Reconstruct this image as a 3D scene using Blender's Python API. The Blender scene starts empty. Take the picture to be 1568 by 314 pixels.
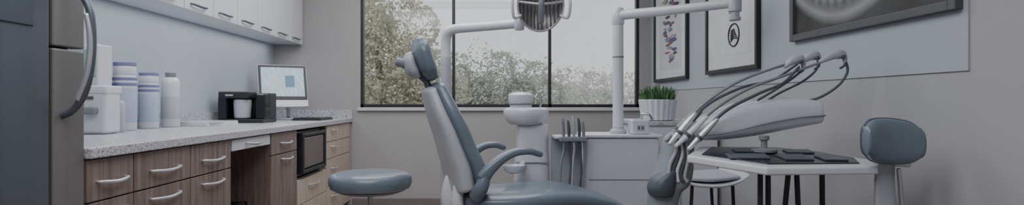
import bpy, math, random
import numpy as np
from mathutils import Vector, Matrix
random.seed(4); np.random.seed(4)
V=Vector
# ------------------------------------------------------------------ materials
def base(name):
    m=bpy.data.materials.new(name); m.use_nodes=True
    nt=m.node_tree; b=nt.nodes["Principled BSDF"]; return m,nt,b
def mat(name,col,rough=.5,metal=0,var=.06,scale=6,bump=0,bscale=60,coat=0,stretch=(1,1,1)):
    m,nt,b=base(name); N=nt.nodes; L=nt.links
    tc=N.new("ShaderNodeTexCoord"); mp=N.new("ShaderNodeMapping"); mp.inputs["Scale"].default_value=stretch
    L.new(tc.outputs["Object"],mp.inputs[0])
    n=N.new("ShaderNodeTexNoise"); n.inputs["Scale"].default_value=scale; n.inputs["Detail"].default_value=4
    L.new(mp.outputs[0],n.inputs["Vector"])
    r=N.new("ShaderNodeValToRGB"); r.color_ramp.elements[0].position=.3; r.color_ramp.elements[1].position=.7
    r.color_ramp.elements[0].color=(*[c*(1-var) for c in col],1); r.color_ramp.elements[1].color=(*[min(1,c*(1+var)) for c in col],1)
    L.new(n.outputs["Fac"],r.inputs[0]); L.new(r.outputs[0],b.inputs["Base Color"])
    b.inputs["Roughness"].default_value=rough; b.inputs["Metallic"].default_value=metal
    if coat: b.inputs["Coat Weight"].default_value=coat
    if bump:
        n2=N.new("ShaderNodeTexNoise"); n2.inputs["Scale"].default_value=bscale; L.new(mp.outputs[0],n2.inputs["Vector"])
        bp=N.new("ShaderNodeBump"); bp.inputs["Strength"].default_value=bump; bp.inputs["Distance"].default_value=.01
        L.new(n2.outputs["Fac"],bp.inputs["Height"]); L.new(bp.outputs[0],b.inputs["Normal"])
    return m
def wood(name,c1,c2,rough=.45):
    m,nt,b=base(name); N=nt.nodes; L=nt.links
    tc=N.new("ShaderNodeTexCoord"); mp=N.new("ShaderNodeMapping"); mp.inputs["Scale"].default_value=(1,1,.06)
    L.new(tc.outputs["Object"],mp.inputs[0])
    n=N.new("ShaderNodeTexNoise"); n.inputs["Scale"].default_value=38; n.inputs["Detail"].default_value=7; n.inputs["Distortion"].default_value=.6
    L.new(mp.outputs[0],n.inputs["Vector"])
    r=N.new("ShaderNodeValToRGB"); r.color_ramp.elements[0].position=.32; r.color_ramp.elements[1].position=.68
    r.color_ramp.elements[0].color=(*c1,1); r.color_ramp.elements[1].color=(*c2,1)
    L.new(n.outputs["Fac"],r.inputs[0]); L.new(r.outputs[0],b.inputs["Base Color"]); b.inputs["Roughness"].default_value=rough
    return m
def granite(name):
    m,nt,b=base(name); N=nt.nodes; L=nt.links
    tc=N.new("ShaderNodeTexCoord")
    n=N.new("ShaderNodeTexNoise"); n.inputs["Scale"].default_value=110; n.inputs["Detail"].default_value=6
    L.new(tc.outputs["Object"],n.inputs["Vector"])
    r=N.new("ShaderNodeValToRGB"); e=r.color_ramp.elements
    e[0].position=.36; e[0].color=(.20,.20,.22,1); e[1].position=.56; e[1].color=(.60,.60,.63,1)
    x=e.new(.45); x.color=(.43,.43,.46,1)
    L.new(n.outputs["Fac"],r.inputs[0]); L.new(r.outputs[0],b.inputs["Base Color"]); b.inputs["Roughness"].default_value=.3
    return m
M=dict(
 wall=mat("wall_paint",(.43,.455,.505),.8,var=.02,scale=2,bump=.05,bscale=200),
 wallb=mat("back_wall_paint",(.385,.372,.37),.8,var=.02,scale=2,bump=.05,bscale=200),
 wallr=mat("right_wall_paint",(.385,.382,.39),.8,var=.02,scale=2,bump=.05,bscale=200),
 cooltone=mat("wall_cool_tone",(.395,.42,.47),.7,var=.02,scale=2),
 ceil=mat("ceiling_paint",(.8,.8,.8),.9,var=.01),
 floor=wood("floor_wood",(.16,.12,.10),(.28,.22,.18)),
 trim=mat("trim_paint",(.20,.17,.16),.5),
 wtrim=mat("white_trim",(.55,.55,.57),.5),
 cab=mat("cabinet_white",(.66,.67,.71),.4,var=.02),
 wood=wood("walnut_laminate",(.15,.112,.098),(.28,.218,.195)),
 woodsun=wood("sunlit_laminate",(.46,.38,.31),(.60,.52,.44)),  # sunlight on the far drawers painted in as lighter wood
 dark=mat("dark_interior",(.05,.035,.032),.6),
 granite=granite("granite"),
 steel=mat("brushed_steel",(.13,.145,.17),.35,.45,var=.15,scale=8,stretch=(1,1,.05)),
 steelrefl=mat("steel_wood_reflection",(.20,.188,.188),.45,.3,var=.1,scale=8,stretch=(1,1,.05)),  # brownish reflection of wood painted into the steel colour
 chrome=mat("chrome",(.55,.56,.58),.2,1,var=.03),
 handle=mat("satin_handle",(.62,.63,.65),.3,.6,var=.03),
 black=mat("black_plastic",(.022,.023,.027),.4),
 blackg=mat("black_gloss",(.014,.017,.022),.14),
 blue=mat("blue_upholstery",(.145,.178,.218),.36,var=.06,scale=9,bump=.04,bscale=150,coat=.35),
 navy=mat("navy_shell",(.065,.08,.10),.4),
 white=mat("white_plastic",(.64,.655,.70),.28,var=.02,coat=.4),
 shell=mat("light_shell",(.43,.445,.48),.38,var=.03),
 grey=mat("grey_plastic",(.22,.235,.26),.4),
 greyd=mat("grey_rubber",(.08,.09,.105),.5),
 lav=mat("lavender_band",(.20,.20,.36),.5),
 label=mat("pale_blue_label",(.40,.45,.56),.5),
 green=mat("leaf_green",(.075,.17,.07),.5,var=.4,scale=30),
 frame=mat("window_frame_black",(.02,.02,.023),.4),
 paper=mat("paper",(.64,.64,.66),.8),
 bark=mat("bark",(.26,.23,.2),.9),
 lawn=mat("lawn",(.40,.42,.32),.9,var=.2),
 brown=mat("smoked_brown_plastic",(.15,.12,.11),.3),
)
# ------------------------------------------------------------------ geometry helpers
COL=bpy.context.scene.collection
def grp(name,loc=(0,0,0)):
    e=bpy.data.objects.new(name,None); e.location=loc; e.empty_display_size=.1; COL.objects.link(e); return e
def mk(name,vs,fs,m,par=None,smooth=False,bev=0,seg=2):
    me=bpy.data.meshes.new(name); me.from_pydata([tuple(v) for v in vs],[],fs); me.update()
    o=bpy.data.objects.new(name,me); COL.objects.link(o); me.materials.append(M[m] if isinstance(m,str) else m)
    if smooth:
        for p in me.polygons: p.use_smooth=True
    if bev:
        b=o.modifiers.new("bevel","BEVEL"); b.width=bev; b.segments=seg; b.limit_method='ANGLE'
    if par:
        o.parent=par; o.matrix_parent_inverse=Matrix.Translation(-V(par.location))
    return o
BF=[(0,3,2,1),(4,5,6,7),(0,1,5,4),(1,2,6,5),(2,3,7,6),(3,0,4,7)]
def bv(x0,x1,y0,y1,z0,z1): return [(x0,y0,z0),(x1,y0,z0),(x1,y1,z0),(x0,y1,z0),(x0,y0,z1),(x1,y0,z1),(x1,y1,z1),(x0,y1,z1)]
def box(name,x0,x1,y0,y1,z0,z1,m,par=None,bev=0,seg=2): return mk(name,bv(x0,x1,y0,y1,z0,z1),BF,m,par,False,bev,seg)
def boxes(name,lst,m,par=None,bev=0):
    vs=[];fs=[]
    for b in lst:
        k=len(vs); vs+=bv(*b); fs+=[tuple(i+k for i in f) for f in BF]
    return mk(name,vs,fs,m,par,False,bev)
def prism(name,poly,z0,z1,m,par=None,bev=0,seg=2):
    n=len(poly); vs=[(x,y,z0+d) for x,y,d in poly]+[(x,y,z1+d) for x,y,d in poly]
    fs=[tuple(reversed(range(n))),tuple(range(n,2*n))]+[(i,(i+1)%n,(i+1)%n+n,i+n) for i in range(n)]
    return mk(name,vs,fs,m,par,False,bev,seg)
def lathe(name,c,prof,m,par=None,n=40,rib=0,ribn=20,sx=1,sy=1):
    vs=[];fs=[]
    for r,z in prof:
        for i in range(n):
            a=2*math.pi*i/n; rr=r*(1+rib*math.cos(ribn*a))
            vs.append((c[0]+rr*sx*math.cos(a),c[1]+rr*sy*math.sin(a),c[2]+z))
    k=len(prof)
    for j in range(k-1):
        for i in range(n): fs.append((j*n+i,j*n+(i+1)%n,(j+1)*n+(i+1)%n,(j+1)*n+i))
    fs.append(tuple(reversed(range(n)))); fs.append(tuple((k-1)*n+i for i in range(n)))
    o=mk(name,vs,fs,m,par,True)
    e=o.modifiers.new("es","EDGE_SPLIT"); e.split_angle=math.radians(40)
    return o
def cr(p,t):
    n=len(p)-1; i=min(int(t),n-1); f=t-i
    a=p[max(i-1,0)];b=p[i];c=p[i+1];d=p[min(i+2,n)]
    return .5*((2*b)+(c-a)*f+(2*a-5*b+4*c-d)*f*f+(3*b-a-3*c+d)*f**3)
def loft(name,st,m,par=None,sub=6,n=28,p=2.0,cap=.02,capn=5):
    C=[np.array(s[0],float) for s in st];A=[np.array(s[1],float) for s in st];B=[np.array(s[2],float) for s in st]
    T=np.linspace(0,len(st)-1,(len(st)-1)*sub+1)
    R=[(cr(C,t),cr(A,t),cr(B,t)) for t in T]
    t0=R[0][0]-R[1][0]; t0/=np.linalg.norm(t0); t1=R[-1][0]-R[-2][0]; t1/=np.linalg.norm(t1)
    pre=[];post=[]
    for j in range(capn,0,-1):
        th=math.pi/2*j/capn*.97; s=math.cos(th); o=math.sin(th)*cap
        pre.append((R[0][0]+t0*o,R[0][1]*s**.7,R[0][2]*s**.7))
    for j in range(1,capn+1):
        th=math.pi/2*j/capn*.97; s=math.cos(th); o=math.sin(th)*cap
        post.append((R[-1][0]+t1*o,R[-1][1]*s**.7,R[-1][2]*s**.7))
    R=pre+R+post; vs=[];fs=[]
    e=2/p
    for c,a,b in R:
        for i in range(n):
            th=2*math.pi*i/n; cc=math.cos(th);ss=math.sin(th)
            vs.append(tuple(c+a*math.copysign(abs(cc)**e,cc)+b*math.copysign(abs(ss)**e,ss)))
    for j in range(len(R)-1):
        for i in range(n): fs.append((j*n+i,j*n+(i+1)%n,(j+1)*n+(i+1)%n,(j+1)*n+i))
    fs.append(tuple(reversed(range(n)))); fs.append(tuple((len(R)-1)*n+i for i in range(n)))
    return mk(name,vs,fs,m,par,True)
def tube(name,pts,r,m,par=None,sub=8,n=14,cap=None,p=2.0):
    P=[np.array(q,float) for q in pts]; rs=r if isinstance(r,(list,tuple)) else [r]*len(P)
    if len(P)==2: sub=2
    T=np.linspace(0,len(P)-1,(len(P)-1)*sub+1); Q=[cr(P,t) for t in T]
    RR=np.interp(T,range(len(P)),rs); st=[]; prev=None
    for i,q in enumerate(Q):
        t=Q[min(i+1,len(Q)-1)]-Q[max(i-1,0)]; t/=np.linalg.norm(t)
        if prev is None:
            up=np.array([0,0,1.]) if abs(t[2])<.9 else np.array([1.,0,0]); a=np.cross(up,t)
        else: a=prev-t*np.dot(prev,t)
        a/=np.linalg.norm(a); prev=a; b=np.cross(t,a); st.append((q,a*RR[i],b*RR[i]))
    return loft(name,st,m,par,sub=1,n=n,p=p,cap=(cap if cap is not None else min(rs)*.6),capn=3)
# ------------------------------------------------------------------ room
XL,XR,YB,YF,H=-2.2,1.65,6.0,-1.6,2.7
box("floor",XL-.15,XR+.15,YF-.15,YB+.15,-.1,0,"floor")
box("ceiling",XL-.15,XR+.15,YF-.15,YB+.15,H,H+.15,"ceil")
box("wall_left",XL-.15,XL,YF,YB,0,H,"wall")
box("wall_right",XR,XR+.15,YF,YB,0,H,"wallr")
box("wall_front",XL-.15,XR+.15,YF-.15,YF,0,H,"wall")
WX0,WX1,WZ0,WZ1=-1.32,1.525,1.05,2.45
boxes("wall_back",[(XL-.15,WX0,YB,YB+.15,0,H),(WX1,XR+.15,YB,YB+.15,0,H),(WX0,WX1,YB,YB+.15,0,WZ0),(WX0,WX1,YB,YB+.15,WZ1,H)],"wallb")
box("wall_cool_area",XR-.006,XR,2.02,YB,1.21,H,"cooltone")  # thin sheet, slightly lighter and cooler than the wall around it
box("baseboard_back",-1.40,XR,YB-.015,YB,0,.125,"trim",None,.004)
box("baseboard_right",XR-.015,XR,YF,YB-.015,0,.125,"trim",None,.004)
w=grp("window_1",(.1,6.05,1.75))
fw=.03
boxes("frame",[(WX0,WX0+fw,6.0,6.07,WZ0,WZ1),(WX1-fw,WX1,6.0,6.07,WZ0,WZ1),(WX0,WX1,6.0,6.07,WZ0,WZ0+.032),(WX0,WX1,6.0,6.07,WZ1-fw,WZ1),
  (-.385,-.355,6.0,6.07,WZ0,WZ1),(.60,.628,6.0,6.07,WZ0,WZ1)],"frame",w)
def glassmat():
    m=bpy.data.materials.new("window_glass"); m.use_nodes=True; nt=m.node_tree; N=nt.nodes; L=nt.links
    N.remove(N["Principled BSDF"]); o=N["Material Output"]
    t=N.new("ShaderNodeBsdfTransparent"); g=N.new("ShaderNodeBsdfGlossy"); g.inputs["Roughness"].default_value=.02
    mx=N.new("ShaderNodeMixShader"); mx.inputs[0].default_value=.05
    L.new(t.outputs[0],mx.inputs[1]); L.new(g.outputs[0],mx.inputs[2]); L.new(mx.outputs[0],o.inputs[0]); return m
mk("glass",[(WX0,6.04,WZ0),(WX1,6.04,WZ0),(WX1,6.04,WZ1),(WX0,6.04,WZ1)],[(0,1,2,3)],glassmat(),w)
box("trim_1",WX0-.03,WX1+.03,5.97,6.0,WZ0-.035,WZ0,"wtrim",None,.004)
# ------------------------------------------------------------------ refrigerator
f=grp("refrigerator",(-1.8,1.6,0))
box("body",-2.18,-1.47,1.0,2.055,.02,2.1,"grey",f,.01)
box("door_wide",-1.468,-1.42,1.0,1.897,.1,2.09,"steel",f,.008,3)
box("door_narrow_upper",-1.468,-1.42,1.912,2.06,1.285,2.09,"steelrefl",f,.006,3)
box("door_narrow_lower",-1.468,-1.42,1.912,2.06,.1,1.278,"steelrefl",f,.006,3)
box("dispenser_panel",-1.422,-1.415,1.5,1.826,1.337,1.75,"navy",f,.003)
box("kick_plate",-2.1,-1.49,1.02,2.04,0,.1,"black",f)
tube("handle",[(-1.43,1.955,1.055),(-1.385,1.955,1.075),(-1.345,1.955,1.14),(-1.325,1.955,1.24),(-1.322,1.955,1.34),(-1.335,1.955,1.42),(-1.375,1.955,1.475),(-1.43,1.955,1.50)],.012,"steel",f,sub=8)
tube("handle_inlay",[(-1.365,1.948,1.11),(-1.338,1.948,1.18),(-1.325,1.948,1.26),(-1.325,1.948,1.33),(-1.335,1.948,1.39)],.010,"handle",f)
# ------------------------------------------------------------------ base cabinets
bc=grp("base_cabinet",(-1.8,4,0))
XF=-1.42
box("countertop",XL+.003,-1.40,2.065,5.998,.901,.94,"granite",None,.004)
boxes("backsplash",[(XL+.003,XL+.02,2.9,5.998,.9405,1.025),(XL+.02,-1.40,5.978,5.998,.9405,1.025)],"granite")
def hand(n,y0,y1,z,x=XF,par=bc,m="handle"):
    ym=(y0+y1)/2; tube(n,[(x-.002,y0,z+.002),(x+.018,y0+.01,z),(x+.028,ym,z-.006),(x+.018,y1-.01,z),(x-.002,y1,z+.002)],[.005,.007,.008,.007,.005],m,par,sub=5,n=10)
boxes("carcass",[(XL+.03,XF-.02,2.07,3.22,.1,.90),(XL+.03,XF-.02,3.82,4.33,.1,.90),(XL+.03,XF-.02,5.12,5.99,.1,.90),(XL+.03,XF-.02,4.33,5.12,.1,.53),
  (XL+.03,XL+.05,3.22,5.12,.1,.9),(XL+.03,XF-.02,3.22,3.82,.885,.90)],"wood",bc)
box("plinth",XL+.03,XF-.08,2.07,3.22,0,.1,"dark",bc); box("plinth_far",XL+.03,XF-.08,3.82,5.99,0,.1,"dark",bc)
g=.004; k=0
for a,b in ((2.07,2.345),(2.345,2.79),(2.79,3.227)):
    for z0,z1,hz in ((.745,.895,.812),(.44,.739,.695),(.11,.434,.39)):
        k+=1; box("drawer_front_%d"%k,XF-.02,XF,a+g,b-g,z0,z1,"wood",bc,.002)
        c=(a+b)/2; wd=min(.11,(b-a)*.3); hand("drawer_pull_%d"%k,c-wd,c+wd,hz)
box("pencil_drawer",XF-.35,XF,3.24,3.80,.83,.893,"cab",bc,.003); hand("pencil_drawer_pull",3.42,3.62,.862)
box("drawer_front_a",XF-.02,XF,3.82,4.325,.755,.895,"wood",bc,.002); hand("drawer_pull_a",3.98,4.18,.825)
box("door_front_a",XF-.02,XF,3.82,4.325,.11,.749,"wood",bc,.002); hand("door_pull_a",4.0,4.2,.715)
for i,(z0,z1) in enumerate(((.11,.33),(.335,.52))):
    box("low_drawer_%d"%i,XF-.02,XF,4.34,5.105,z0,z1,"woodsun",bc,.002); hand("low_drawer_pull_%d"%i,4.6,4.85,(z0+z1)/2+.03)
for i,(z0,z1) in enumerate(((.11,.36),(.365,.60),(.605,.75),(.755,.895))):
    box("end_drawer_%d"%i,XF-.02,XF,5.115,5.55,z0,z1,"woodsun",bc,.002); hand("end_drawer_pull_%d"%i,5.25,5.42,(z0+z1)/2+.03)
    box("end_door_%d"%i,XF-.02,XF,5.56,5.98,z0,z1,"woodsun",bc,.002)
t=grp("towel_dispenser",(-1.6,4.7,.55))
box("housing",-1.85,-1.45,4.40,5.02,.532,.885,"brown",t,.02,3)
boxes("front_frame",[(-1.45,-1.395,4.40,4.44,.56,.87),(-1.45,-1.395,4.98,5.02,.56,.87),(-1.45,-1.395,4.44,4.98,.56,.59),(-1.45,-1.395,4.44,4.98,.84,.87)],"black",t,.008)
box("front_cover",-1.45,-1.405,4.45,4.97,.595,.835,"brown",t,.01)
s=grp("storage_crate",(-1.75,3.5,.2))
boxes("slats",[(-1.95,-1.55,3.30,3.32,z,z+.05) for z in (.02,.12,.22,.32,.42)]+[(-1.57,-1.55,3.30,3.75,z,z+.05) for z in (.02,.12,.22,.32,.42)]+[(-1.95,-1.55,3.73,3.75,z,z+.05) for z in (.02,.12,.22,.32,.42)]+[(-1.95,-1.93,3.3,3.75,0,.47)],"black",s)
boxes("papers",[(-1.92,-1.60,3.34,3.70,.02,.30),(-1.85,-1.65,3.4,3.6,.3,.44)],"paper",s)
# ------------------------------------------------------------------ upper cabinets
uc=grp("wall_cabinet",(-2.05,4,2.1))
box("carcass",XL+.002,-1.92,2.1,5.99,1.69,2.55,"cab",uc)
yy=5.97;i=0
while yy>2.3:
    i+=1; box("door_%d"%i,-1.92,-1.90,yy-.38,yy-.004,1.685,2.55,"cab",uc,.003)
    hand("pull_%d"%i,yy-.31,yy-.12,1.725,x=-1.90,par=uc,m="steel"); yy-=.3855
# ------------------------------------------------------------------ counter objects
CZ=.941
d=grp("soap_dispenser",(-2.0,3.0,CZ))
box("body",-2.075,-1.93,2.95,3.08,CZ,CZ+.235,"white",d,.018,4)
box("lid",-2.08,-1.925,2.945,3.085,CZ+.2,CZ+.245,"white",d,.012,3)
box("spout",-2.035,-1.965,2.92,2.96,CZ+.10,CZ+.135,"grey",d,.008)
box("brand_plate",-2.06,-1.99,2.944,2.952,CZ+.175,CZ+.19,"greyd",d)
d=grp("glove_box_holder",(-2.1,3.2,CZ))
box("box_body",-2.17,-2.085,3.13,3.25,CZ,CZ+.47,"white",d,.01,3)
box("box_label",-2.16,-2.095,3.124,3.131,CZ+.3,CZ+.44,mat("pale_green_label",(.32,.44,.40),.6),d)
d=grp("spray_can",(-2.0,3.18,CZ)); lathe("can",(-1.995,3.17,CZ),[(.024,0),(.026,.005),(.026,.15),(.018,.165),(.012,.17),(.012,.19)],"shell",d)
def bottle(name,x,y,r,h,kind):
    e=grp(name,(x,y,CZ))
    if kind<2:
        lathe("body",(x,y,CZ),[(r*.9,0),(r,.008),(r,h*.78),(r*.98,h*.8),(r*.9,h*.815)],"white",e)
        lathe("label",(x,y,CZ+h*.12),[(r*1.01,0),(r*1.015,.002),(r*1.015,h*.5),(r*1.01,h*.502)],"label",e)
        for q in (.66,.74): lathe("band_%d"%int(q*100),(x,y,CZ+h*q),[(r*1.02,0),(r*1.03,.002),(r*1.03,.014),(r*1.02,.016)],"lav",e)
        lathe("cap",(x,y,CZ+h*.815),[(r*.93,0),(r*.95,.003),(r*.95,h*.12),(r*.9,h*.135),(r*.9,h*.14)],"white",e)
        lathe("cap_rim",(x,y,CZ+h*.95),[(r*.9,0),(r*.97,.003),(r*.97,h*.05),(r*.9,h*.055)],"lav",e)
    else:
        lathe("body",(x,y,CZ),[(r*.9,0),(r,.008),(r,h*.76),(r*.97,h*.84),(r*.8,h*.89),(r*.5,h*.91),(r*.5,h*.93)],"white",e)
        lathe("cap",(x,y,CZ+h*.92),[(r*.56,0),(r*.58,.003),(r*.58,h*.07),(r*.5,h*.08)],"grey",e)
        lathe("label",(x,y,CZ+h*.15),[(r*1.01,0),(r*1.015,.002),(r*1.015,h*.4),(r*1.01,h*.402)],"shell",e)
bottle("disinfectant_wipes_canister",-2.08,3.35,.060,.385,0)
bottle("disinfectant_wipes_canister.001",-2.10,3.62,.056,.34,1)
bottle("lotion_bottle",-2.085,3.84,.056,.355,2)
d=grp("paper_stack",(-2,4.1,CZ))
prism("sheets",[(-2.15,3.98,0),(-1.88,3.90,0),(-1.82,4.25,0),(-2.1,4.35,0)],CZ,CZ+.022,"paper",d)
prism("top_sheet",[(-2.13,3.96,0),(-1.86,3.93,0),(-1.83,4.27,0),(-2.08,4.32,0)],CZ+.0225,CZ+.03,"white",d)
d=grp("coffee_maker",(-1.95,4.7,CZ))
box("base",-2.12,-1.77,4.58,4.88,CZ,CZ+.03,"black",d,.006)
box("back_body",-2.12,-1.77,4.74,4.88,CZ+.03,CZ+.235,"black",d,.01,3)
box("head",-2.12,-1.88,4.58,4.75,CZ+.19,CZ+.245,"black",d,.012,3)
box("left_side",-2.12,-2.055,4.58,4.75,CZ+.03,CZ+.2,"blackg",d,.006)
box("right_tower",-1.84,-1.77,4.62,4.75,CZ+.03,CZ+.225,"blackg",d,.008)
lathe("jug",(-1.96,4.66,CZ+.03),[(.05,0),(.062,.01),(.068,.12),(.066,.15),(.06,.155)],"shell",d)
box("badge",-2.06,-2.0,4.575,4.582,CZ+.21,CZ+.222,"handle",d)
d=grp("desktop_computer",(-1.85,5.35,CZ))
nf=V((.50,-.866,0)); rt=V((.866,.50,0)); up=(V((0,0,1))-nf*.30).normalized(); nn=rt.cross(up)
c0=V((-1.885,5.36,CZ+.312))
if nn.y>0: nn=-nn
def sl(n,cu,cv,hw,hh,off,th,m,bev=.004):
    vs=[]
    for dz in (off-th,off):
        for sx,sy in ((-1,-1),(1,-1),(1,1),(-1,1)): vs.append(c0+rt*(cu+sx*hw)+up*(cv+sy*hh)+nn*dz)
    return mk(n,vs,BF,m,d,False,bev)
sl("shell",0,0,.215,.20,0,.025,"white"); sl("bezel",0,.03,.21,.165,.003,.004,"black",.001)
def scr():
    m,nt,b=base("screen_content"); N=nt.nodes; L=nt.links
    tc=N.new("ShaderNodeTexCoord"); br=N.new("ShaderNodeTexBrick"); br.inputs["Scale"].default_value=3
    br.inputs["Color1"].default_value=(.34,.44,.50,1); br.inputs["Color2"].default_value=(.45,.55,.60,1); br.inputs["Mortar"].default_value=(.26,.38,.46,1)
    L.new(tc.outputs["Generated"],br.inputs["Vector"]); L.new(br.outputs["Color"],b.inputs["Emission Color"]); L.new(br.outputs["Color"],b.inputs["Base Color"]); b.inputs["Emission Strength"].default_value=.4
    b.inputs["Roughness"].default_value=.3; return m
sl("screen",0,.035,.188,.138,.006,.003,scr(),0); sl("window_pane",.06,.04,.04,.055,.008,.002,mat("ui_blue",(.12,.25,.36),.4),0); sl("window_pane_left",-.08,.02,.05,.075,.008,.002,mat("ui_white",(.6,.66,.7),.4),0)
tube("stand",[(-1.90,5.46,CZ+.2),(-1.90,5.54,CZ+.1),(-1.89,5.52,CZ+.03)],.02,"shell",d); box("foot",-1.99,-1.79,5.36,5.58,CZ+.001,CZ+.014,"shell",d,.004)
d=grp("computer_keyboard",(-1.6,5.5,CZ))
box("board",-1.76,-1.50,5.22,5.62,CZ,CZ+.015,"black",d,.004)
boxes("keys",[(-1.748+.041*i,-1.712+.041*i,5.235+.037*j,5.265+.037*j,CZ+.015,CZ+.022) for i in range(6) for j in range(10)],"blackg",d)
# ------------------------------------------------------------------ stool left
d=grp("round_stool",(-.65,3.2,0))
lathe("seat",(-.65,3.2,.625),[(.12,0),(.19,.002),(.215,.014),(.225,.042),(.222,.070),(.208,.088),(.18,.096),(.10,.100),(.02,.101)],"blue",d,n=56)
lathe("seat_pan",(-.65,3.2,.597),[(.03,0),(.15,.012),(.19,.028)],"grey",d)
lathe("column",(-.65,3.2,.06),[(.035,0),(.035,.25),(.026,.25),(.026,.42),(.014,.42),(.014,.56)],"chrome",d,n=24)
for i in range(5):
    a=2*math.pi*i/5+.3; x,y=-.65+.25*math.cos(a),3.2+.25*math.sin(a)
    tube("leg_%d"%i,[(-.65,3.2,.09),(-.65+.13*math.cos(a),3.2+.13*math.sin(a),.085),(x,y,.06)],[.022,.018,.012],"chrome",d)
    tube("caster_%d"%i,[(x-.012,y,.026),(x+.012,y,.026)],.024,"black",d,cap=.004)
# ------------------------------------------------------------------ dental chair
d=grp("dental_chair",(0,3.35,0))
th=math.radians(15); U=np.array([math.cos(th),math.sin(th),0]); W=np.array([-math.sin(th),math.cos(th),0]); Z3=np.array([0,0,1.])
O=np.array([-.13,3.35,0])
def C(s,w,h): return O+U*s+W*w+Z3*h
sp=[(-.198,1.165),(-.158,1.06),(-.105,.945),(-.060,.835),(-.02,.74),(.00,.645)]
hw=[.150,.195,.22,.23,.235,.235]
def back(name,off,ht,m,p,wk=1,cap=.04,ext=None):
    st=[]
    for i,(s_,h_) in enumerate(sp):
        a=sp[min(i+1,5)];b=sp[max(i-1,0)]; t=np.array([a[0]-b[0],a[1]-b[1]]); t/=np.linalg.norm(t)
        nx,nz=-t[1],t[0]
        o=off[i]; st.append((C(s_+nx*o,0,h_+nz*o),W*hw[i]*wk,(U*nx+Z3*nz)*ht[i]))
    return loft(name,st,m,d,p=p,cap=cap,n=40)
back("back_cushion",[.030,.034,.036,.036,.04,.045],[.036,.046,.050,.050,.052,.052],"blue",3.0)
back("back_shell",[-.020,-.026,-.032,-.038,-.045,-.045],[.034,.042,.050,.058,.064,.064],"shell",2.8,1.0,.03)
def hr(name,cs,ch,hl,htk,hwd,m,tilt,p=2.3):
    t=np.array([math.sin(tilt),math.cos(tilt)]) ; st=[]
    ax=U*(-t[0])+Z3*t[1]; nrm=U*t[1]+Z3*t[0]
    for q,wk,tk in ((-1,.75,.7),(-.6,.95,.95),(0,1,1),(.6,.95,.95),(1,.75,.7)):
        st.append((C(cs,0,ch)+ax*hl*q*.8+nrm*(.012*(q*q)),W*hwd*wk,nrm*htk*tk))
    return loft(name,st,m,d,p=p,cap=hl*.2,n=32)
hr("headrest_pad",-.252,1.338,.128,.054,.155,"blue",.34)
hr("headrest_back",-.325,1.30,.078,.036,.095,"shell",.34)
tube("headrest_knob",[C(-.355,-.02,1.31),C(-.395,-.02,1.325)],.024,"grey",d)
tube("headrest_stem",[C(-.282,0,1.26),C(-.235,0,1.22),C(-.204,0,1.13)],[.022,.018,.024],"greyd",d)
st=[(C(-.01,0,.56),W*.20,Z3*.05),(C(.08,0,.55),W*.245,Z3*.058),(C(.25,0,.55),W*.28,Z3*.062),(C(.45,0,.56),W*.28,Z3*.062),(C(.62,0,.552),W*.27,Z3*.060),(C(.82,0,.50),W*.25,Z3*.05),(C(1.02,0,.39),W*.22,Z3*.045),(C(1.22,0,.26),W*.20,Z3*.04)]
loft("seat_cushion",st,"blue",d,p=3,cap=.05,n=44)
st=[(c-Z3*.07,a*.93,b*.6) for c,a,b in st]
loft("seat_shell",st,"shell",d,p=3,cap=.04,n=36)
for nme,w_,ex in (("near",-.255,1.2),("far",.255,1.0)):
    pts=[(.03,.70,.03,.038),(.055*ex,.745,.034,.032),(.11*ex,.80,.036,.026),(.17*ex,.832,.036,.022),(.235*ex,.838,.037,.020),(.285*ex,.822,.032,.018)]
    st=[]
    for i,(s_,h_,wd,tk) in enumerate(pts):
        a=pts[min(i+1,5)];b=pts[max(i-1,0)]; t=np.array([a[0]-b[0],a[1]-b[1]]);t/=np.linalg.norm(t)
        st.append((C(s_,w_,h_),W*wd,(U*-t[1]+Z3*t[0])*tk))
    loft("armrest_"+nme,st,"blue",d,p=2.6,cap=.02)
    tube("armrest_link_"+nme,[C(.0,w_*.85,.60),C(.02,w_,.65),C(.04,w_,.71)],[.04,.038,.03],"blue",d)
tube("lower_link",[C(-.06,0,.66),C(-.075,0,.56),C(-.04,0,.42),C(.1,0,.3)],[.07,.075,.07,.07],"white",d,p=3)
tube("side_fork",[C(-.075,-.14,.66),C(-.085,-.14,.55),C(-.06,-.12,.42)],[.03,.035,.03],"white",d)
st=[(C(.22,0,.05),U*.13,W*.12),(C(.2,0,.2),U*.12,W*.11),(C(.2,0,.33),U*.16,W*.13),(C(.22,0,.47),U*.2,W*.16)]
loft("lift_column",st,"white",d,p=4,cap=.01)
st=[(C(-.10,0,.025),W*.22,Z3*.025),(C(.2,0,.03),W*.24,Z3*.03),(C(.7,0,.025),W*.2,Z3*.025)]
loft("floor_plate",st,"shell",d,p=4,cap=.05)
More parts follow.
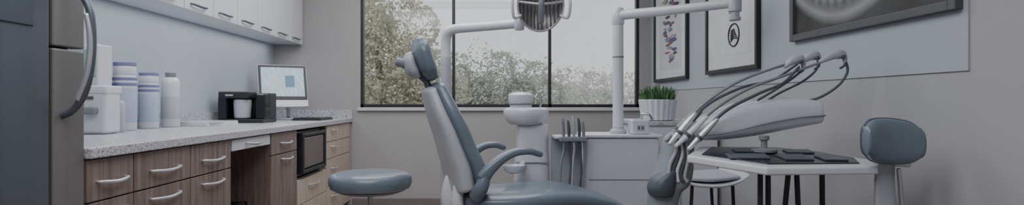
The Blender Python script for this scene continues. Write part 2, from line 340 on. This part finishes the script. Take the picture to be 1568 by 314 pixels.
# ------------------------------------------------------------------ operatory light
d=grp("dental_operatory_light",(-.275,4.0,0))
px=-.295
tube("post",[(px,3.95,.0),(px,3.95,.8),(px,3.95,1.40)],.036,"shell",d)
tube("arm",[(px,3.95,1.38),(px,3.95,1.50),(px+.015,3.93,1.565),(px+.07,3.9,1.588),(-.1,3.8,1.585),(.16,3.6,1.58)],[.034,.034,.034,.032,.029,.027],"white",d,sub=8,n=20)
lathe("post_foot",(px,3.95,0),[(.14,0),(.14,.02),(.05,.04)],"shell",d)
lathe("joint",(.18,3.58,1.54),[(.026,0),(.032,.01),(.032,.08),(.026,.09)],"white",d,n=24)
LX,LY,LZ=.298,3.45,1.67
tube("neck",[(.18,3.58,1.60),(.2,3.56,1.68),(.26,3.5,1.75),(LX,3.48,1.76)],.022,"white",d)
def dish(name,rx,rz,depth,off,m,x=LX,y=LY,z=LZ,tl=.35):
    vs=[];fs=[];n=40;k=8
    for j in range(k+1):
        q=j/k
        for i in range(n):
            a=2*math.pi*i/n; xx=rx*q*math.cos(a); zz=rz*q*math.sin(a); yy=depth*(1-q*q)+off
            z2=zz*math.cos(tl)+yy*math.sin(tl); y2=yy*math.cos(tl)-zz*math.sin(tl)
            vs.append((x+xx,y+y2,z+z2))
    for j in range(k):
        for i in range(n): fs.append((j*n+i,(j+1)*n+i,(j+1)*n+(i+1)%n,j*n+(i+1)%n))
    return mk(name,vs,fs,m,d,True)
def refl():
    m,nt,b=base("faceted_reflector"); N=nt.nodes; L=nt.links
    tc=N.new("ShaderNodeTexCoord"); wv=N.new("ShaderNodeTexWave"); wv.inputs["Scale"].default_value=14; wv.bands_direction='X'
    L.new(tc.outputs["Object"],wv.inputs["Vector"]); r=N.new("ShaderNodeValToRGB")
    r.color_ramp.elements[0].color=(.17,.155,.155,1); r.color_ramp.elements[1].color=(.36,.34,.35,1)
    L.new(wv.outputs["Fac"],r.inputs[0]); L.new(r.outputs[0],b.inputs["Base Color"]); b.inputs["Metallic"].default_value=.6; b.inputs["Roughness"].default_value=.3
    bp=N.new("ShaderNodeBump"); bp.inputs["Distance"].default_value=.004; bp.inputs["Strength"].default_value=.4; L.new(wv.outputs["Fac"],bp.inputs["Height"]); L.new(bp.outputs[0],b.inputs["Normal"]); return m
dish("reflector",.130,.15,.07,-.01,refl()); dish("back_cover",.14,.158,.09,.0,"shell")
n=36; ring=[]
for i in range(n+1):
    a=2*math.pi*i/n; zz=.155*math.sin(a); ring.append((LX+.134*math.cos(a),LY-.005-zz*math.sin(.35),LZ+zz*math.cos(.35)))
tube("rim",ring,.007,"handle",d,sub=1,n=10)
tube("bulb_shield",[(LX,LY-.02,LZ-.1),(LX,LY-.05,LZ),(LX,LY-.02,LZ+.1)],.018,"grey",d)
tube("glare_bar",[(LX-.125,LY-.01,LZ+.02),(LX,LY-.045,LZ+.0),(LX+.125,LY-.01,LZ+.02)],.008,"handle",d)
for sg,nm in ((-1,"left"),(1,"right")):
    x=LX+sg*.132
    tube("grip_"+nm,[(x-.01*sg,LY,LZ+.09),(x+.025*sg,LY-.03,LZ+.08),(x+.035*sg,LY-.05,LZ+.0),(x+.025*sg,LY-.03,LZ-.075),(x-.015*sg,LY,LZ-.06)],.009,"white",d)
# ------------------------------------------------------------------ cuspidor
d=grp("cuspidor_unit",(.27,3.9,0))
st=[((.280,3.94,.02),(.125,0,0),(0,.13,0)),((.280,3.94,.4),(.122,0,0),(0,.12,0)),((.280,3.94,.68),(.115,0,0),(0,.115,0)),((.283,3.94,.80),(.105,0,0),(0,.11,0)),((.285,3.94,.95),(.104,0,0),(0,.105,0))]
loft("body",st,"white",d,p=4,cap=.01,n=36)
boxes("seam",[(.168,.392,3.818,3.83,.705,.712)],"grey",d)
lathe("bowl",(.24,3.90,.955),[(.10,0),(.13,.02),(.148,.06),(.15,.085),(.145,.10),(.12,.112),(.11,.112),(.10,.09),(.03,.07)],"white",d)
lathe("bowl_cover",(.205,3.90,1.05),[(.075,0),(.072,.03),(.078,.05),(.084,.075),(.082,.10),(.06,.115),(.02,.12)],"white",d)
lathe("bowl_ring",(.205,3.90,1.085),[(.078,0),(.08,.003),(.08,.008),(.078,.01)],"grey",d)
tube("water_spout",[(.33,3.9,1.05),(.34,3.88,1.13),(.315,3.86,1.15),(.30,3.85,1.13)],.007,"chrome",d)
tube("cup_arm",[(.22,3.85,.70),(.20,3.75,.695),(.16,3.68,.69)],.02,"white",d)
lathe("cup_tray",(.15,3.66,.66),[(.03,0),(.055,.01),(.068,.035),(.07,.05),(.064,.05),(.05,.02)],"white",d)
# ------------------------------------------------------------------ assistant cabinet, hoses, pole
d=grp("dental_cabinet",(.85,3.9,0))
box("body",.625,1.10,3.8,4.15,.02,.872,"white",d,.018,4)
box("top",.615,1.115,3.785,4.165,.872,.892,"cab",d,.006,3)
box("drawer_line",.64,1.08,3.796,3.801,.60,.604,"grey",d)
box("plinth",.64,1.08,3.83,4.13,0,.03,"grey",d)
h=grp("suction_hose_set",(.52,3.72,.8))
box("stand_panel",.41,.612,3.90,3.93,.0,.868,"shell",h,.004)
box("shelf",.41,.612,3.74,3.93,.868,.886,"cab",h,.005)
boxes("holder",[(.44,.61,3.68,3.742,.855,.885)],"grey",h,.006)
for i,(x,tp) in enumerate(((.465,1.0),(.50,.985),(.53,1.012),(.565,1.0),(.592,.98))):
    mm=("grey","greyd","shell","greyd","grey")[i]
    tube("handpiece_%d"%i,[(x-.008,3.70,tp),(x-.002,3.70,tp-.05),(x,3.705,.86),(x+.004,3.71,.80)],[.006,.010,.009,.007],mm,h)
    dx=(-.02,.01,-.01,.012,.0)[i]
    tube("hose_%d"%i,[(x+.004,3.71,.81),(x+dx,3.70,.68),(x+dx*.5-.01,3.70,.52),(x-.01,3.76,.40),(x-.01,3.85,.42),(x-.01,3.89,.5)],.007,mm,h)
p=grp("monitor_pole",(.862,3.9,.89))
tube("pole",[(.862,3.95,.925),(.862,3.95,1.3),(.862,3.95,1.66)],.036,"white",p,n=20)
lathe("collar",(.862,3.95,.8935),[(.055,0),(.055,.02),(.04,.03),(.038,.045)],"shell",p)
lathe("pole_joint",(.862,3.95,1.40),[(.037,0),(.0385,.002),(.0385,.008),(.037,.01)],"grey",p)
lathe("pole_cap",(.862,3.95,1.62),[(.037,0),(.041,.005),(.041,.1),(.03,.115)],"white",p)
tube("arm",[(.875,3.94,1.685),(1.15,3.73,1.685),(1.44,3.50,1.69)],[.034,.030,.028],"white",p,n=20)
lathe("bracket",(1.455,3.49,1.585),[(.028,0),(.034,.004),(.034,.02),(.026,.024),(.026,.05),(.038,.055),(.038,.16),(.03,.17)],"shell",p)
b=grp("control_box",(.98,3.88,.9))
box("box",.922,1.04,3.82,3.94,.893,.99,"white",b,.012,3); box("switch_plate",.955,1.005,3.816,3.821,.915,.955,"shell",b,.001)
boxes("switch_holes",[(.963,.973,3.813,3.817,.925,.945),(.987,.997,3.813,3.817,.925,.945)],"greyd",b)
tube("tap",[(1.0,3.88,.98),(1.0,3.86,1.02),(1.04,3.84,1.02),(1.06,3.84,.99)],.009,"chrome",b)
d=grp("side_cabinet",(1.35,4.6,0))
box("body",1.08,1.63,4.2,4.95,.05,.935,"cab",d,.004); box("top",1.06,1.63,4.18,4.97,.935,.965,"granite",d,.004)
boxes("doors",[(1.09,1.355,4.185,4.2,.08,.92),(1.365,1.62,4.185,4.2,.08,.92)],"cab",d,.003); box("plinth",1.1,1.62,4.22,4.94,0,.05,"dark",d)
d=grp("potted_plant",(1.24,4.36,.966))
lathe("ribbed_pot",(1.245,4.36,.967),[(.10,0),(.115,.004),(.135,.15),(.13,.155),(.12,.155),(.115,.13)],"white",d,n=120,rib=.035,ribn=20)
lathe("soil",(1.245,4.36,1.08),[(.11,0),(.11,.012)],"bark",d)
vs=[];fs=[]
for i in range(240):
    a=random.uniform(0,6.283); r=.115*math.sqrt(random.random()); x=1.245+r*math.cos(a); y=4.36+r*math.sin(a)
    le=random.uniform(.09,.17)*(1-.25*r/.115); ln=random.uniform(.0,.45)*r/.115; wv_=.007
    dx,dy=math.cos(a+random.uniform(-.4,.4))*ln,math.sin(a+random.uniform(-.4,.4))*ln
    b1=random.uniform(0,3.14); ux,uy=math.cos(b1)*wv_,math.sin(b1)*wv_
    k0=len(vs)
    vs+=[(x-ux,y-uy,1.09),(x+ux,y+uy,1.09),(x+dx*le*.5+ux*1.3,y+dy*le*.5+uy*1.3,1.09+le*.55),(x+dx*le*.5-ux*1.3,y+dy*le*.5-uy*1.3,1.09+le*.55),(x+dx*le*1.2,y+dy*le*1.2,1.09+le)]
    fs+=[(k0,k0+1,k0+2,k0+3),(k0+3,k0+2,k0+4)]
mk("leaves",vs,fs,"green",d)
# ------------------------------------------------------------------ wall art
def framed(name,y0,y1,z0,z1,fm,fwd,matm):
    e=grp(name,(XR-.02,(y0+y1)/2,(z0+z1)/2)); x0,x1=XR-.036,XR-.007
    boxes("frame",[(x0,x1,y0,y0+fwd,z0,z1),(x0,x1,y1-fwd,y1,z0,z1),(x0,x1,y0+fwd,y1-fwd,z0,z0+fwd),(x0,x1,y0+fwd,y1-fwd,z1-fwd,z1)],fm,e,.003)
    box("mat_board",x0+.016,x1,y0+fwd,y1-fwd,z0+fwd,z1-fwd,matm,e); return e
def blob(name,pts,x,m,par):
    vs=[(x,y,z) for y,z in pts]; return mk(name,vs,[tuple(range(len(vs)))],m,par)
def ell(cy,cz,ry,rz,n=24,ph=0): return [(cy+ry*math.cos(2*math.pi*i/n),cz+rz*math.sin(2*math.pi*i/n)*(1+.15*math.sin(3*2*math.pi*i/n+ph))) for i in range(n)]
e=framed("framed_anatomy_print",4.84,5.80,1.294,2.15,"frame",.03,"paper")
box("inner_mat",XR-.021,XR-.0195,5.0,5.64,1.40,2.05,mat("art_paper",(.56,.56,.59),.8),e)
pc=[mat("art_red",(.28,.10,.11),.7),mat("art_purple",(.10,.09,.18),.7),mat("art_blue",(.18,.21,.30),.7),mat("art_rose",(.38,.29,.30),.7),mat("art_ink",(.05,.05,.07),.7)]
for i in range(34):
    blob("mark_%d"%i,ell(5.32+random.uniform(-.17,.17)+.05*math.sin(i),1.47+i*.017,random.uniform(.02,.09),random.uniform(.008,.022),16,i),XR-.0225-.0002*i,pc[i%5],e)
e=framed("framed_sketch_print",3.56,4.41,1.306,2.15,"frame",.028,"paper")
box("inner_mat",XR-.021,XR-.0195,3.68,4.29,1.42,2.05,mat("art_paper2",(.64,.64,.65),.8),e)
tube("oval_sketch",[(XR-.024,3.92+.085*math.cos(a),1.55+.075*math.sin(a)) for a in np.linspace(0,6.283,30)],.005,"black",e,sub=1,n=6)
for i in range(6): tube("sketch_stroke_%d"%i,[(XR-.024,3.86+.01*i,1.52+.012*i),(XR-.024,3.92,1.53+.012*i),(XR-.024,3.97,1.51+.014*i)],.0035,"black",e,sub=3,n=6)
boxes("caption_lines",[(XR-.0225,XR-.021,3.84,4.0,z,z+.008) for z in (1.70,1.73)],"greyd",e)
def xray():
    m,nt,b=base("xray_image"); N=nt.nodes; L=nt.links
    tc=N.new("ShaderNodeTexCoord"); sx=N.new("ShaderNodeSeparateXYZ"); L.new(tc.outputs["Object"],sx.inputs[0])
    def mth(op,a,b_=None,c_=None):
        q=N.new("ShaderNodeMath"); q.operation=op
        for i,v in enumerate((a,b_,c_)):
            if v is None: continue
            if isinstance(v,(int,float)): q.inputs[i].default_value=v
            else: L.new(v,q.inputs[i])
        return q.outputs[0]
    y=mth('SUBTRACT',sx.outputs[1],2.72); y2=mth('MULTIPLY',y,y); zz=mth('SUBTRACT',sx.outputs[2],1.60)
    arch=mth('SUBTRACT',zz,mth('MULTIPLY',y2,.9))
    band=mth('SUBTRACT',1.0,mth('MULTIPLY',mth('ABSOLUTE',mth('SUBTRACT',arch,.06)),8.0)); band=mth('MAXIMUM',band,0.0)
    jaw=mth('MAXIMUM',mth('SUBTRACT',1.0,mth('MULTIPLY',mth('ABSOLUTE',mth('ADD',arch,.09)),20.0)),0.0)
    teeth=mth('MULTIPLY_ADD',mth('SINE',mth('MULTIPLY',y,95.0)),.3,.7)
    nz=N.new("ShaderNodeTexNoise"); nz.inputs["Scale"].default_value=9; L.new(tc.outputs["Object"],nz.inputs["Vector"])
    v=mth('ADD',mth('MULTIPLY',mth('MULTIPLY',band,teeth),.60),mth('MULTIPLY',jaw,.25)); v=mth('ADD',v,mth('MULTIPLY',nz.outputs["Fac"],.08))
    cb=N.new("ShaderNodeCombineColor")
    for i in range(3): L.new(v,cb.inputs[i])
    L.new(cb.outputs[0],b.inputs["Base Color"]); b.inputs["Roughness"].default_value=.3; return m
e=framed("xray_display",2.04,3.17,1.425,2.15,mat("display_frame",(.085,.085,.095),.4),.035,xray())
# ------------------------------------------------------------------ delivery unit
d=grp("dental_delivery_unit",(1.15,2.6,0))
yy=2.62
st=[((.895,yy,.962),(0,.08,0),(-.012,0,.028)),((.99,yy,.990),(0,.12,0),(-.014,0,.054)),((1.13,yy,1.026),(0,.14,0),(-.016,0,.072)),((1.28,yy,1.050),(0,.14,0),(-.010,0,.068)),((1.415,yy,1.060),(0,.13,0),(-.004,0,.054))]
loft("console_body",st,"white",d,p=4.2,cap=.012,n=40)
tube("console_seam",[(.90,yy-.10,.955),(1.02,yy-.138,.975),(1.16,yy-.150,1.01),(1.30,yy-.148,1.035),(1.42,yy-.132,1.045)],.0035,"grey",d)
loft("console_cover",[((1.02,yy,1.050),(0,.07,0),(0,0,.012)),((1.15,yy,1.092),(0,.09,0),(0,0,.016)),((1.30,yy,1.110),(0,.08,0),(0,0,.012))],"shell",d,p=3,cap=.02)
T=[
 ([(.80,2.50,.965),(.90,2.50,1.085),(1.05,2.50,1.185),(1.19,2.50,1.24),(1.30,2.50,1.275)],"grey"),
 ([(.81,2.56,.975),(.93,2.56,1.095),(1.08,2.56,1.19),(1.24,2.56,1.25),(1.40,2.56,1.295)],"greyd"),
 ([(.83,2.49,.955),(.95,2.49,1.07),(1.10,2.49,1.16),(1.28,2.49,1.225),(1.47,2.49,1.295)],"grey"),
 ([(.85,2.62,.97),(.97,2.62,1.09),(1.12,2.62,1.165),(1.26,2.62,1.20),(1.36,2.60,1.27)],"greyd"),
 ([(.87,2.46,.945),(.98,2.46,1.06),(1.12,2.46,1.135),(1.23,2.47,1.18),(1.31,2.49,1.25)],"greyd"),
]
for i,(pts,mm) in enumerate(T):
    tube("whip_arm_%d"%i,pts,[.008,.0075,.0065,.0055,.0055],mm,d,n=12)
    a=np.array(pts[0]);b_=np.array(pts[1])
    tube("handpiece_%d"%i,[a-(b_-a)*.35,a,a+(b_-a)*.35,a+(b_-a)*.75],[.008,.013,.014,.009],("handle","grey","white","greyd","handle")[i],d)
    tube("handpiece_collar_%d"%i,[a+(b_-a)*.02,a+(b_-a)*.10],.0148,"greyd",d,cap=.002)
    if i<3:
        q=np.array(pts[-1]); L_=(.8,.85,1.25)[i]
        st=[(q+np.array([-.055*L_,0,-.022]),(0,.010,0),(-.004,0,.007)),(q+np.array([-.02*L_,0,.0]),(0,.017,0),(-.008,0,.014)),(q+np.array([.012,0,.010]),(0,.018,0),(-.004,0,.018)),(q+np.array([.030,0,.004]),(0,.013,0),(.004,0,.017)),(q+np.array([.036,0,-.018]),(0,.009,0),(.008,0,.010))]
        loft("arm_head_%d"%i,st,"shell",d,p=2.4,cap=.006,n=20)
        tube("arm_ring_%d"%i,[q+np.array([.018,-.020,-.002]),q+np.array([.018,.020,-.002])],.008,"greyd",d)
        tube("arm_hook_%d"%i,[q+np.array([.03,0,-.01]),q+np.array([.034,0,-.035]),q+np.array([.015,0,-.05])],.005,"greyd",d)
tube("hose_loop_a",[(1.505,2.49,1.28),(1.515,2.49,1.23),(1.48,2.50,1.17),(1.41,2.52,1.12),(1.34,2.55,1.10)],.0055,"greyd",d)
tube("hose_loop_b",[(1.43,2.56,1.28),(1.42,2.56,1.24),(1.36,2.56,1.19),(1.26,2.56,1.14),(1.18,2.56,1.09)],.005,"greyd",d)
tube("hose_loop_c",[(1.33,2.50,1.26),(1.32,2.50,1.23),(1.24,2.5,1.17),(1.14,2.5,1.11)],.005,"greyd",d)
st=[((.87,2.62,.99),(.05,0,.02),(0,.06,0)),((.845,2.62,.94),(.06,0,.0),(0,.08,0)),((.83,2.62,.86),(.065,0,0),(0,.09,0)),((.82,2.62,.80),(.075,0,0),(0,.09,0)),((.80,2.62,.74),(.08,0,0),(0,.09,0)),((.77,2.62,.66),(.06,0,0),(0,.08,0)),((.76,2.62,.3),(.05,0,0),(0,.06,0)),((.76,2.62,.03),(.05,0,0),(0,.06,0))]
loft("bracket_arm",st,mat("bracket_blue_grey",(.25,.275,.31),.4),d,p=3,cap=.02,n=30)
loft("bracket_cover",[((.785,2.58,.80),(.03,0,0),(0,.06,0)),((.765,2.58,.77),(.05,0,0),(0,.07,0)),((.752,2.58,.73),(.056,0,0),(0,.075,0)),((.75,2.58,.70),(.05,0,0),(0,.07,0))],"navy",d,p=2.6,cap=.012)
for i in range(5): tube("bracket_rib_%d"%i,[(.79+.014*i,2.53,.965-.012*i),(.80+.012*i,2.52,.90-.012*i),(.775+.016*i,2.53,.83-.012*i),(.77+.02*i,2.53,.76)],.008,("shell","greyd","white","greyd","shell")[i],d)
lathe("pedestal_foot",(.76,2.62,0),[(.17,0),(.17,.02),(.08,.045)],"shell",d)
# tray
d=grp("instrument_tray_table",(1.2,2.35,0))
P=[(.785,2.34),(.98,2.08),(1.39,2.10),(1.45,2.24),(1.38,2.42),(1.25,2.56),(.92,2.58)]
sl2=.075
poly=[(x,y,(y-2.1)*sl2) for x,y in P]
prism("tray_body",poly,.842,.872,"white",d,.008,3)
cx=sum(x for x,y in P)/7; cy=sum(y for x,y in P)/7
ins=[(cx+(x-cx)*.84,cy+.01+(y-cy)*.82,(cy+.01+(y-cy)*.82-2.1)*sl2) for x,y in P]
prism("black_glass_inset",ins,.8722,.876,"blackg",d,.002)
for i,(x,y,wx,wy,m_) in enumerate(((1.0,2.28,.09,.05,"steel"),(1.17,2.26,.06,.06,"greyd"),(1.30,2.24,.05,.05,"steel"),(1.08,2.43,.08,.04,"greyd"),(1.26,2.40,.06,.04,"steel"))):
    q=lambda yy:(yy-2.1)*sl2
    prism("instrument_pad_%d"%i,[(x-wx,y-wy,q(y-wy)),(x+wx*.7,y-wy*1.1,q(y-wy*1.1)),(x+wx,y+wy,q(y+wy)),(x-wx*.8,y+wy*.9,q(y+wy*.9))],.8765,.882,m_,d,.001)
lathe("tray_post",(1.12,2.40,.899),[(.05,0),(.05,.010),(.012,.016),(.012,.045),(.02,.05),(.02,.065)],"grey",d,n=24)
for i,(a,b_) in enumerate((((1.04,2.26,.845),(1.02,2.22,.01)),((1.07,2.26,.845),(1.09,2.3,.01)),((1.17,2.30,.845),(1.12,2.36,.01)),((1.20,2.30,.845),(1.215,2.26,.01)),((1.30,2.30,.845),(1.34,2.36,.01)))):
    tube("leg_%d"%i,[a,b_],.010,"black",d)
tube("side_rail",[(1.40,2.24,.868),(1.50,2.2,.872),(1.56,2.19,.87)],.012,"white",d)
# moulded side chair
d=grp("side_chair",(1.13,3.2,0))
st=[((.97,3.2,.725),(0,.19,0),(-.006,0,.008)),((1.0,3.2,.695),(0,.2,0),(-.004,0,.010)),((1.07,3.2,.675),(0,.21,0),(0,0,.011)),((1.18,3.2,.672),(0,.21,0),(0,0,.011)),((1.27,3.2,.69),(0,.2,0),(.003,0,.010)),((1.33,3.2,.725),(0,.19,0),(.006,0,.008))]
loft("seat_shell",st,"white",d,p=4,cap=.01,n=30)
loft("seat_pad",[((1.02,3.2,.705),(0,.17,0),(0,0,.012)),((1.15,3.2,.70),(0,.18,0),(0,0,.015)),((1.29,3.2,.712),(0,.17,0),(0,0,.012))],"shell",d,p=4,cap=.01)
for i,(x,y) in enumerate(((1.03,3.05),(1.28,3.05),(1.03,3.35),(1.28,3.35))):
    tube("leg_%d"%i,[(x+(.02 if x<1.1 else -.02),y,.67),(x,y,.3),(x-(.03 if x<1.1 else -.03),y+(-.03 if y<3.2 else .03),.008)],.009,"black",d)
# right stool with backrest
d=grp("assistant_stool",(1.43,2.1,0))
BX,BY,BZ=1.418,2.08,.962
def bk(name,xo,yo,hx,hz,ty,m,p=2.5):
    st=[]
    for q,s_ in ((-1,.66),(-.75,.90),(-.3,1),(.3,1),(.75,.90),(1,.66)):
        st.append(((BX+xo+hx*.86*q,BY+yo+.02*q*q*-1,BZ-.006*q),(0,0,hz*s_),(0,ty*(.7+.3*s_),0)))
    return loft(name,st,m,d,p=p,cap=hx*.14,n=36)
bk("back_cushion",-.004,0,.104,.079,.03,"blue")
bk("back_shell",.008,.026,.111,.083,.022,"navy")
st=[((1.435,2.12,.92),(.03,0,0),(0,.012,0)),((1.438,2.14,.85),(.034,0,0),(0,.012,0)),((1.435,2.13,.70),(.037,0,0),(0,.012,0)),((1.43,2.08,.56),(.042,0,0),(0,.014,0)),((1.42,1.99,.50),(.045,0,0),(0,.014,0))]
loft("back_stem",st,"shell",d,p=4,cap=.01)
tube("stem_rod",[(1.472,2.115,.86),(1.476,2.10,.70),(1.472,2.055,.56)],.008,"chrome",d)
lathe("seat",(1.40,1.86,.46),[(.08,-.01),(.17,0),(.19,.02),(.192,.045),(.17,.065),(.05,.07)],"blue",d)
lathe("column",(1.40,1.86,.06),[(.035,0),(.035,.2),(.02,.2),(.02,.40)],"chrome",d,n=20)
for i in range(5):
    a=2*math.pi*i/5; x,y=1.40+.21*math.cos(a),1.86+.21*math.sin(a)
    tube("leg_%d"%i,[(1.40,1.86,.08),(x,y,.055)],[.02,.012],"chrome",d); tube("caster_%d"%i,[(x-.01,y,.024),(x+.01,y,.024)],.022,"black",d,cap=.004)
# ------------------------------------------------------------------ exterior
box("lawn_ground",-16,16,6.2,34,-.25,-.15,"lawn")
def foliage(name,clusters,cols,leaf=.06,trunk=None):  # leaf colours passed in are paled to paint haze over the garden
    e=grp(name,(clusters[0][0],clusters[0][1],0)); vs=[];fs=[]
    for cx,cy,cz,rx,ry,rz,nn_ in clusters:
        p_=np.random.normal(size=(nn_,3)); p_/=np.linalg.norm(p_,axis=1)[:,None]; p_*=(np.random.rand(nn_,1)**.5)
        p_*= (1+.22*np.sin(p_[:,0:1]*9+cx)*np.cos(p_[:,2:3]*8+cz))
        c=p_*np.array([rx,ry,rz])+np.array([cx,cy,cz])
        a=np.random.normal(size=(nn_,3)); a/=np.linalg.norm(a,axis=1)[:,None]; b_=np.cross(a,np.random.normal(size=(nn_,3))); b_/=np.linalg.norm(b_,axis=1)[:,None]
        s_=leaf*(.5+np.random.rand(nn_,1)); k0=len(vs)
        q=np.stack([c-a*s_,c+b_*s_*.45,c+a*s_,c-b_*s_*.45],1).reshape(-1,3); vs+=q.tolist()
        fs+=[(k0+4*i,k0+4*i+1,k0+4*i+2,k0+4*i+3) for i in range(nn_)]
    m,nt,b=base(name+"_leaf"); N=nt.nodes; L=nt.links
    tc=N.new("ShaderNodeTexCoord"); nz=N.new("ShaderNodeTexNoise"); nz.inputs["Scale"].default_value=3.5; nz.inputs["Detail"].default_value=8; nz.inputs["Roughness"].default_value=.8
    L.new(tc.outputs["Object"],nz.inputs["Vector"]); r=N.new("ShaderNodeValToRGB"); el=r.color_ramp.elements
    el[0].position=.3; el[0].color=(*cols[0],1); el[1].position=.72; el[1].color=(*cols[2],1); x=el.new(.5); x.color=(*cols[1],1)
    L.new(nz.outputs["Fac"],r.inputs[0]); L.new(r.outputs[0],b.inputs["Base Color"]); b.inputs["Roughness"].default_value=.8
    tr=N.new("ShaderNodeBsdfTranslucent"); L.new(r.outputs[0],tr.inputs[0]); mx=N.new("ShaderNodeMixShader"); mx.inputs[0].default_value=.5
    L.new(b.outputs[0],mx.inputs[1]); L.new(tr.outputs[0],mx.inputs[2]); L.new(mx.outputs[0],N["Material Output"].inputs[0])
    mk("leaves",vs,fs,m,e)
    if trunk:
        for i,t_ in enumerate(trunk): tube("trunk_%d"%i,t_,[.09,.07,.04][:len(t_)],"bark",e)
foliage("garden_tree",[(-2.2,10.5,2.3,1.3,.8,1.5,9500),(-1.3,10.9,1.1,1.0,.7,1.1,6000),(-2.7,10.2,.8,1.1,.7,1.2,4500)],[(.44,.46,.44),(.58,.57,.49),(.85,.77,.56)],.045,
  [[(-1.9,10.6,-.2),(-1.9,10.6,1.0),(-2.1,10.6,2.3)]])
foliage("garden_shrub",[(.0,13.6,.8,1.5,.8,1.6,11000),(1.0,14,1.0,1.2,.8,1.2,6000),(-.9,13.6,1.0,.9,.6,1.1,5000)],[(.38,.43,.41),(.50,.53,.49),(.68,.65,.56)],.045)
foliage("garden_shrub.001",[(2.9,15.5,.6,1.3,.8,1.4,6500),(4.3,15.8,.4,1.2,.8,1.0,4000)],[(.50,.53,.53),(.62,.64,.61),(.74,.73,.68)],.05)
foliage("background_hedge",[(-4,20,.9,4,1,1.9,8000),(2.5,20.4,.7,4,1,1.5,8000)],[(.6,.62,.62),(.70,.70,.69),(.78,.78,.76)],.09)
# ------------------------------------------------------------------ world + lights
wd=bpy.data.worlds.new("overcast_sky"); bpy.context.scene.world=wd; wd.use_nodes=True
bg=wd.node_tree.nodes["Background"]; bg.inputs[0].default_value=(.94,.965,1,1); bg.inputs[1].default_value=.90
def area(name,loc,sx,sy,en,col=(1,1,1),rot=(0,0,0)):
    l=bpy.data.lights.new(name,'AREA'); l.shape='RECTANGLE'; l.size=sx; l.size_y=sy; l.energy=en; l.color=col
    o=bpy.data.objects.new(name,l); o.location=loc; o.rotation_euler=rot; COL.objects.link(o); return o
area("ceiling_fill",(-.5,4.2,2.66),2.2,2.4,56,(.95,.97,1))  # unseen overhead fill, added to light the room
area("ceiling_fill.001",(-.6,.9,2.66),2.2,2.6,68,(.95,.97,1))  # second unseen fill, added above the camera end
area("under_cabinet_light",(-2.06,4.0,1.68),.12,3.6,5.5,(.93,.96,1))
sl_=bpy.data.lights.new("sun","SUN"); sl_.energy=1.3; sl_.angle=.3; sl_.color=(1,.97,.9); so=bpy.data.objects.new("sun",sl_); so.rotation_euler=(math.radians(48),0,math.radians(-15)); COL.objects.link(so)
# ------------------------------------------------------------------ camera
cam=bpy.data.cameras.new("camera"); cam.sensor_width=36; cam.lens=36*900/1568; cam.shift_x=34/1568; cam.clip_start=.02
co=bpy.data.objects.new("camera",cam); co.location=(0,0,1.1); co.rotation_euler=(math.pi/2,0,0); COL.objects.link(co)
bpy.context.scene.camera=co
